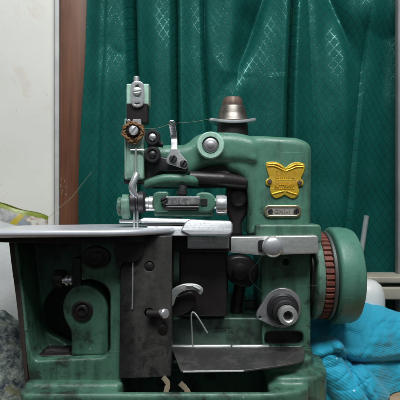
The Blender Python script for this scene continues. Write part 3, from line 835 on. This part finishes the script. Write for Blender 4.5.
# --- black double link, lever
YL = -42.0
w = MB()
w.plate(smooth([(152.8, 129.6), (158.2, 131.6), (160, 137.4), (158, 142.6), (157.2, 146.5), (159.6, 150.4), (160.2, 156), (157, 161.6), (150, 162.4), (145.6, 159), (145, 153.4), (147.4, 147.4), (147, 143), (145.6, 137), (147.6, 132)], 4), YL, 10, 2.0)
w.lathe([(7.0, 0), (7.0, 1.8), (6.2, 2.6), (4.6, 2.6), (4.2, 1.4), (0, 1.4)], P(152.6, 137.4, YL)); w.lathe([(7.0, 0), (7.0, 1.8), (6.2, 2.6), (4.6, 2.6), (4.2, 1.4), (0, 1.4)], P(152.6, 154.6, YL))
w.tube([P(158, 144.5, YL + 4), P(163, 144.6, YL + 4)], [2.2, 2.8], 14)
w.plate(rnd([(143, 158), (160, 156), (178, 160), (188, 163), (188, 172), (172, 172), (158, 171), (152, 182), (144, 182)], 3), YL + 8, 12, 2.0)
lk = part(w, 'tension_link', 'iron')
for y in (137.2, 154.6):
    w = MB(); w.lathe([(0, 0), (3.3, 0), (3.1, 1.4), (1.9, 2.3), (0, 2.6)], P(152.6, y, YL - 1.4), (0, -1, 0), 28); part(w, 'link_bolt', 'satin' if y < 140 else 'iron', lk)
w = MB()
w.plate([rnd([(168.6, 124, 3), (169.4, 120.6, 3), (174.4, 120.6, 3), (175.2, 124, 3), (177, 138, 4), (177.4, 150, 3), (181, 154, 4), (188.6, 163, 4), (187.6, 168.4, 3), (183, 168.6, 3), (167, 163.6, 4), (165.6, 160, 4), (170, 152, 4), (171, 148, 4), (170.4, 138, 4)], 2.5), circ(171.9, 123.4, 1.2, 1.2, 14)], -40, 2.2, 0.7)
for v in w.bm.verts:
    zz = v.co.z
    t = sm(PZ(150, -40), PZ(137, -40), zz); v.co.y += 7 * t - 9 * sm(PZ(138, -40), PZ(120, -40), zz)
le = part(w, 'lever', 'steel')
for x, y in ((173.2, 159), (183.8, 164)):
    w = MB(); w.screw(P(x, y, -40.2), 3.5, 2.4, slot=random.uniform(0, 3)); part(w, 'lever_screw', 'iron', le)

# --- needle clamp mechanism (axis along x)
ym = -46.0
def XA(px): return PX(px, ym)
def ax(py): return Vector((0, ym, PZ(py, ym)))
X_ = (1, 0, 0)
w = MB(); w.tube(smooth([tuple(P(*p)) for p in [(137, 174, -50), (134.5, 180, -52), (132, 187, -53), (134, 194, -52), (138, 198, -50)]], 5, False), [3.0] * 21, 14); part(w, 'bent_tube', 'steel')
w = MB(); w.plate(rrect(123.5, 172, 143.5, 184, 2), -42, 14, 1.5); part(w, 'post_collar', 'brownblack')
w = MB(); w.lathe([(0, XA(118)), (7, XA(118)), (8, XA(119)), (8, XA(122)), (10.5, XA(123)), (10.5, XA(129)), (9, XA(131)), (0, XA(131))], ax(206.5), X_, 36, lambda a, h: 1 + (0.05 if int(a * 9 / math.pi) % 2 else 0)); part(w, 'wing_nut', 'green_dirty')
w = MB(); w.lathe([(0, XA(130)), (8, XA(130)), (9.8, XA(131.5)), (9.8, XA(136)), (8.4, XA(137)), (8.4, XA(138.5)), (10, XA(139.5)), (10, XA(144)), (8, XA(146)), (0, XA(146))], ax(202), X_, 40); part(w, 'needle_chuck', 'iron')
w = MB(); w.lathe([(0, XA(145)), (5, XA(145)), (5, XA(149)), (5.8, XA(149.5)), (5.8, XA(153)), (4, XA(154)), (4, XA(216)), (0, XA(216))], ax(202.5), X_, 28)
w.lathe([(0, XA(143)), (2.4, XA(143)), (2.4, XA(156)), (0, XA(156))], ax(208.5), X_, 20); part(w, 'drive_shaft', 'satin')
w = MB(); w.plate(rnd([(153, 194, 3), (157, 191.5, 3), (167.5, 191.5, 2), (168.5, 195), (167, 197.5, 1), (163, 198, 2), (163, 206, 2), (169, 207, 2), (168.5, 212, 2), (156, 212.5, 3), (153, 208, 3)], 2), ym - 7, 15, 1.8)
w.plate(rnd([(196, 194, 2), (201, 192, 3), (210, 192.5, 3), (215.5, 197, 4), (216, 206, 4), (211, 212.5, 4), (199, 213, 3), (196.5, 207, 2)], 2), ym - 7, 15, 1.8)
w.plate(rrect(154, 208.5, 214, 217, 3), ym - 2, 10, 2.5)
ck = part(w, 'clamp_bracket', 'green')
w = MB(); w.plate(rrect(165.5, 196.5, 200, 205.2, 1.2), ym - 8, 6, 0.8); part(w, 'speckled_bar', 'speckle', ck)
w = MB(); w.tube([P(163, 207.6, ym - 6), P(199, 207.6, ym - 6)], 2.2, 12); part(w, 'lower_rod', 'iron', ck)
w = MB(); w.screw(P(164.2, 200.2, ym - 8), 3.2, 2.4, slot=0.5); part(w, 'clamp_screw', 'iron', ck)
w = MB(); w.plate(rrect(200.4, 198.6, 207.4, 206, 1), ym - 7.6, 2, 0.4); part(w, 'square_hole', 'black', ck)
w = MB(); w.lathe([(0, XA(213)), (4, XA(213)), (4, XA(215.5)), (8.2, XA(216)), (8.8, XA(217)), (8.8, XA(224)), (8, XA(226.5)), (0, XA(227))], ax(205), X_, 36, lambda a, h: 1 + (0.045 if int(a * 12 / math.pi) % 2 else 0)); part(w, 'thumb_nut', 'steel')
for x in (134.2, 137.6):
    w = MB(); w.tube([P(x, 206, -48), P(x, 228, -48)], [1.2, 0.9], 8); part(w, 'needle', 'satin')
w = MB(); w.tube([P(183, 186, -36), P(182, 197, -38)], 4, 12); w.lathe([(0, 0), (5, 0), (5, 3), (0, 3)], P(182, 194, -38), (0, 0, 1), 20); part(w, 'presser_stem', 'iron')
w = MB(); w.box(PX(120, -40), PX(142, -40), -46, -36, PZ(223, -40), PZ(219, -40), 1.2); part(w, 'foot_link', 'satin')

# --- throat plate and presser foot blocks
w = MB()
z0 = PZ(228, -56)
w.plate(rnd([(186, 221.5, 2), (190, 219.5, 2), (231, 221, 2), (233, 224, 2), (232.6, 232.5, 2), (229, 235.6, 2), (190, 235.8, 2), (180, 231, 3)], 1.5), -56, 5, 1.6, tilt=0.28, z0=z0)
w.plate(rnd([(139, 219.8, 1), (143, 217.8, 1), (196, 219.2), (196, 224), (141, 223.4, 1)], 1), -54, 8, 1.2, tilt=0.28, z0=z0)
w.plate(rnd([(146, 225), (192, 225.4), (192, 236), (150, 236)], 1), -53.5, 5, 0.8, tilt=0.28, z0=z0)
tr = part(w, 'throat_plate', 'worn')
w = MB(); w.plate(rnd([(143, 223.6), (188, 224.0), (188, 225.2), (144, 225.2)], 0.3), -54.6, 3, 0.2, tilt=0.28, z0=z0); part(w, 'plate_slit', 'black', tr)
w = MB(); w.plate(rrect(187, 236.4, 229, 248.5, 1), -48, 26, 0.9); part(w, 'feed_block', 'speckle')
w = MB(); w.plate(rrect(172, 235.5, 232, 252, 1), -40, 34, 1); part(w, 'feed_bracket', 'black')

# --- cloth plate
ZC = -24.0
w = MB()
w.plan(rnd([(-188, -92, 26), (-58, -92, 46), (-15, -50, 20), (-26, -4, 16), (-60, 6, 8), (-188, 6, 10)], 10, 10), ZC, 5.4, 2.5, 6, fz=lambda x, y: -2.0 * (1 - sm(-188, -150, x)))
part(w, 'cloth_plate', 'plate')
w = MB(); w.plan(rnd([(-170, -78, 10), (-50, -78, 10), (-34, -40, 10), (-40, -10), (-170, -10)], 10), ZC - 5.2, 6, 1); part(w, 'plate_flange', 'black')

# --- threads on the machine
w = MB(); w.tube(smooth([tuple(P(*p)) for p in [(264, 252, -50), (258, 262, -46), (250, 272, -40), (252, 282, -36), (262, 291, -32), (268, 294, -30)]], 6, False), 0.16, 6)
o = w.build('loose_thread', 'darkthread'); tag(o, 'thin dark green loose thread hanging in a loop left of the stitch dial', 'thread')
w = MB()
w.tube(smooth([tuple(P(*p)) for p in [(316, 248, -28), (322, 262, -46), (330, 274, -50), (322, 284.5, -48), (306, 285, -30)]], 6, False), 0.16, 6)
o = w.build('loose_thread', 'darkthread'); tag(o, 'thin dark green loose thread stretched from the column to the red belt of the handwheel', 'thread')
w = MB(); w.tube(smooth([tuple(P(*p)) for p in [(45, 221, 90), (58, 209, 120), (72, 197, 150), (82, 184, 158), (92, 172, 160)]], 6, False), 0.30, 6)
o = w.build('stray_thread', 'thread'); tag(o, 'olive stray thread stretched from the printed sack across the wooden post', 'thread')

w = MB(); w.tube(smooth([tuple(P(*p)) for p in [(210, 119, 6), (192, 122, -20), (172, 123.6, -41), (158, 128, -48), (141, 129, -52)]], 6, False), 0.2, 6)
o = w.build('upper_thread', 'thread'); tag(o, 'fine thread run from the oil cap through the lever eye to the brown thread ring', 'thread')

# ================================================================== THINGS AROUND
# printed sack at left, behind the plate
SY = 84.0
def bagf(u, v):
    px = -62 + 110 * u
    top = 203.2 + 0.27 * max(px, -20) + 0.7 * math.sin(u * 19)
    zt = PZ(top, SY); z = zt + (ZT - zt) * v
    puff = 26 * math.sin(math.pi * min(1, max(0, u))) ** 0.5 * math.sin(math.pi * min(1, v * 0.92 + 0.03)) ** 0.5
    return Vector((PX(px, SY), SY - puff + 2.2 * noise.noise(Vector((u * 7, v * 5, 1.7))), z))
def bagb(u, v):
    p = bagf(u, v); p.y = SY + (SY - p.y) * 0.6 + 0.8; return p
w = MB()
w.grid(bagf, 70, 70, lambda i, j: (i / 70 * 130, j / 70 * 240)); w.grid(lambda u, v: bagb(1 - u, v), 70, 70, lambda i, j: (130 - i / 70 * 130, j / 70 * 240))
o = w.build('printed_sack', 'bag', angle=180); tag(o, 'glossy printed plastic sack with a green top edge standing by the white wall', 'sack')
# mottled cloth heap at lower left
def heap(u, v):
    a = 2 * math.pi * u; r = v
    x = -232 + 92 * r * math.cos(a); y = 2 + 52 * r * math.sin(a)
    h = 92 * (max(0, 1 - r ** 2.6)) ** 0.6
    n = noise.noise(Vector((x * 0.03, y * 0.03, 2))) * 9 + noise.noise(Vector((x * 0.09, y * 0.09, 5))) * 4
    return Vector((x + n * 0.5 * r, y + n * 0.4, ZT + 1 + h + n * min(1, h / 30)))
w = MB(); w.grid(heap, 90, 50); o = w.build('mottled_cloth', 'floral', angle=180); tag(o, 'heap of mottled grey and navy cloth left of the machine', 'cloth')

# cyan cloth
def cap_d(p, a, b):
    ax_, ay, bx_, by = a[0], a[1], b[0], b[1]
    dx, dy = bx_ - ax_, by - ay; t = max(0, min(1, ((p[0] - ax_) * dx + (p[1] - ay) * dy) / (dx * dx + dy * dy)))
    return math.hypot(p[0] - ax_ - t * dx, p[1] - ay - t * dy), t
def dome(d, r, h): return h * math.sqrt(1 - (d / r) ** 2) if d < r else 0.0
def clothf(u, v):
    px = 292 + 190 * u
    crest = lerp_path([(312, 300), (306, 335), (303.5, 360), (306, 375), (314, 400), (322, 440), (340, 490)], 0) if False else None
    xs = [(290, 322), (320, 310), (345, 304.5), (362, 303.5), (375, 306), (400, 313.5), (440, 322), (490, 345)]
    for (a, b), (c, d) in zip(xs, xs[1:]):
        if px <= c: crest = b + (d - b) * sm(a, c, px) if px >= a else b; break
    yb = 62.0
    fr = -6 + 36 * sm(365, 400, px)                  # depth of the front foot on the table
    zc = PZ(crest, yb)
    if v < 0.72:
        t = v / 0.72
        y = fr + (yb - fr) * (1 - (1 - t) ** 1.0) ** 1.25
        z = ZT + (zc - ZT) * math.sin(t * math.pi / 2) ** 0.85
    else:
        t = (v - 0.72) / 0.28
        y = yb + 45 * t; z = zc + (ZT - zc) * (1 - math.cos(t * math.pi / 2))
    q = (px, 200 - z * 450 / (450 + y))
    d = 0.0
    if v < 0.9:
        k = 1 - sm(0.72, 0.9, v)
        bel = 9 * sm(366, 352, q[1]) * sm(308, 322, q[1]) if px > 330 else 9 * sm(366, 352, q[1]) * sm(308, 322, q[1]) * sm(318, 330, px)
        d += bel * k
        dd, t1 = cap_d(q, (322, 354), (356, 402)); d += dome(dd, 17, 20) * k
        dd, t1 = cap_d(q, (340, 358), (372, 408)); d -= 7 * math.exp(-(dd / 3.0) ** 2) * k
        dd, t1 = cap_d(q, (358, 374), (378, 398)); d += dome(dd, 10, 10) * k
        dd, t1 = cap_d(q, (306, 352), (330, 344)); d += dome(dd, 6, 7) * k
        dd, t1 = cap_d(q, (330, 344), (352, 352)); d += dome(dd, 5.5, 6) * k
        dd, t1 = cap_d(q, (328, 352), (356, 363)); d -= 8 * math.exp(-(dd / 2.6) ** 2) * k
        dd, t1 = cap_d(q, (356, 363), (410, 360)); d -= 8 * math.exp(-(dd / 3.2) ** 2) * k
        dd, t1 = cap_d(q, (318, 330), (356, 336)); d -= 4 * math.exp(-(dd / 6) ** 2) * k
        dd, t1 = cap_d(q, (372, 340), (420, 330)); d += 3 * math.exp(-(dd / 9) ** 2) * k
        d += 2.5 * noise.noise(Vector((q[0] * 0.06, q[1] * 0.06, 4))) * k + 1.0 * noise.noise(Vector((q[0] * 0.2, q[1] * 0.2, 9))) * k - 0.9 * max(0, 0.16 - abs(noise.noise(Vector((q[0] * 0.035 + q[1] * 0.03, q[1] * 0.05, 14))))) / 0.16 * k
    return Vector((PX(px, y), y - d * 0.95, max(z + d * 0.28, ZT + 1)))
w = MB(); w.grid(clothf, 230, 200, lambda i, j: (i / 230 * 210, j / 200 * 230))
o = w.build('cyan_cloth', 'cloth', angle=180)
md = o.modifiers.new('thick', 'SOLIDIFY'); md.thickness = 0.0012; md.offset = 1
tag(o, 'bright cyan ribbed knit cloth heaped beneath the handwheel', 'cloth')

# white tub, stand, rod
w = MB()
tb = Vector((PX(365, 90), 90, ZT))
Ht = PZ(279.5, 90) - ZT
w.lathe([(0, 0.5), (21.5, 0.5), (22.5, 3), (22.5, Ht - 24), (21.5, Ht - 14), (18, Ht - 6), (12.5, Ht - 1.5), (8, Ht), (0, Ht)], tb, (0, 0, 1), 64)
o = w.build('plastic_tub', 'whiteplastic'); tag(o, 'white round shouldered plastic tub standing behind the cyan cloth', 'tub')
st = empty('thread_stand', (290, 132, ZT), 'pale beige stand with two stacked round tiers right of the white tub', 'stand')
for py0, py1, xl in ((277, 283.5, 203), (287.5, 300, 219)):
    w = MB(); z1 = PZ(py0, 114); w.plan(rnd([(xl, 114), (420, 114), (420, 154), (xl, 154)], 19, 10), z1, z1 - PZ(py1, 114), 2.0); w.build('tier', 'beige', st)
for x in (232, 400):
    w = MB(); w.lathe([(0, ZT + 0.5), (6, ZT + 0.5), (6, PZ(283, 114)), (0, PZ(283, 114))], Vector((x, 134, 0)), (0, 0, 1), 20); w.build('leg', 'greyrod', st)
w = MB(); w.tube([P(366.6, 215.5, 120), P(365.6, 222, 120), P(352, 316, 100), Vector((PX(338, 90), 90, ZT + 1))], 3.2, 12); o = w.build('metal_rod', 'greyrod')
tag(o, 'thin grey rod leaning upright before the curtain, right of the handwheel', 'rod')

# ================================================================== CAMERA, LIGHT
cam = bpy.data.cameras.new('camera'); co = bpy.data.objects.new('camera', cam); COL.objects.link(co)
co.location = (0, -D * S, 0); co.rotation_euler = (math.radians(90), 0, 0)
cam.sensor_fit = 'HORIZONTAL'; cam.angle = 2 * math.atan(200.0 / 450.0); cam.clip_start = 0.01; cam.clip_end = 50
SC.camera = co
cam.dof.use_dof = True; cam.dof.focus_distance = 0.41; cam.dof.aperture_fstop = 20.0


def area(name, loc, target, size, power, colr):
    l = bpy.data.lights.new(name, 'AREA'); l.shape = 'RECTANGLE'; l.size, l.size_y = size; l.energy = power; l.color = colr
    ob = bpy.data.objects.new(name, l); COL.objects.link(ob); ob.location = loc
    ob.rotation_euler = (Vector(target) - Vector(loc)).to_track_quat('-Z', 'Y').to_euler(); return ob


area('ceiling_lamp', (0.05, -0.60, 0.98), (0.0, 0.0, -0.05), (0.8, 0.35), 18.0, (0.95, 0.985, 1.0))
wd = bpy.data.worlds.new('World'); SC.world = wd; wd.use_nodes = True
nt = wd.node_tree; bg = nt.nodes['Background']
# the room behind the camera: bright ceiling, pale wall opposite, dark floor
tcn = nt.nodes.new('ShaderNodeTexCoord'); sp = nt.nodes.new('ShaderNodeSeparateXYZ'); nt.links.new(tcn.outputs['Generated'], sp.inputs[0])
up = math_(nt, 'MULTIPLY_ADD', math_(nt, 'MAXIMUM', sp.outputs[2], 0.0), 0.75, 0.06)
fr = math_(nt, 'MULTIPLY', math_(nt, 'MAXIMUM', math_(nt, 'MULTIPLY', sp.outputs[1], -1.0), 0.0), math_(nt, 'MAXIMUM', math_(nt, 'MULTIPLY_ADD', sp.outputs[2], 1.2, 0.25), 0.0))
tot = math_(nt, 'MULTIPLY_ADD', fr, 0.9, up)
bg.inputs[0].default_value = (0.90, 0.97, 1.0, 1)
nt.links.new(math_(nt, 'MULTIPLY', tot, 0.25), bg.inputs[1])
SC.view_settings.view_transform = 'Standard'; SC.view_settings.look = 'None'
SC.view_settings.exposure = 0; SC.view_settings.gamma = 1; SC.view_settings.use_curve_mapping = False
for o in SC.objects:
    if '_o' in o: del o['_o']
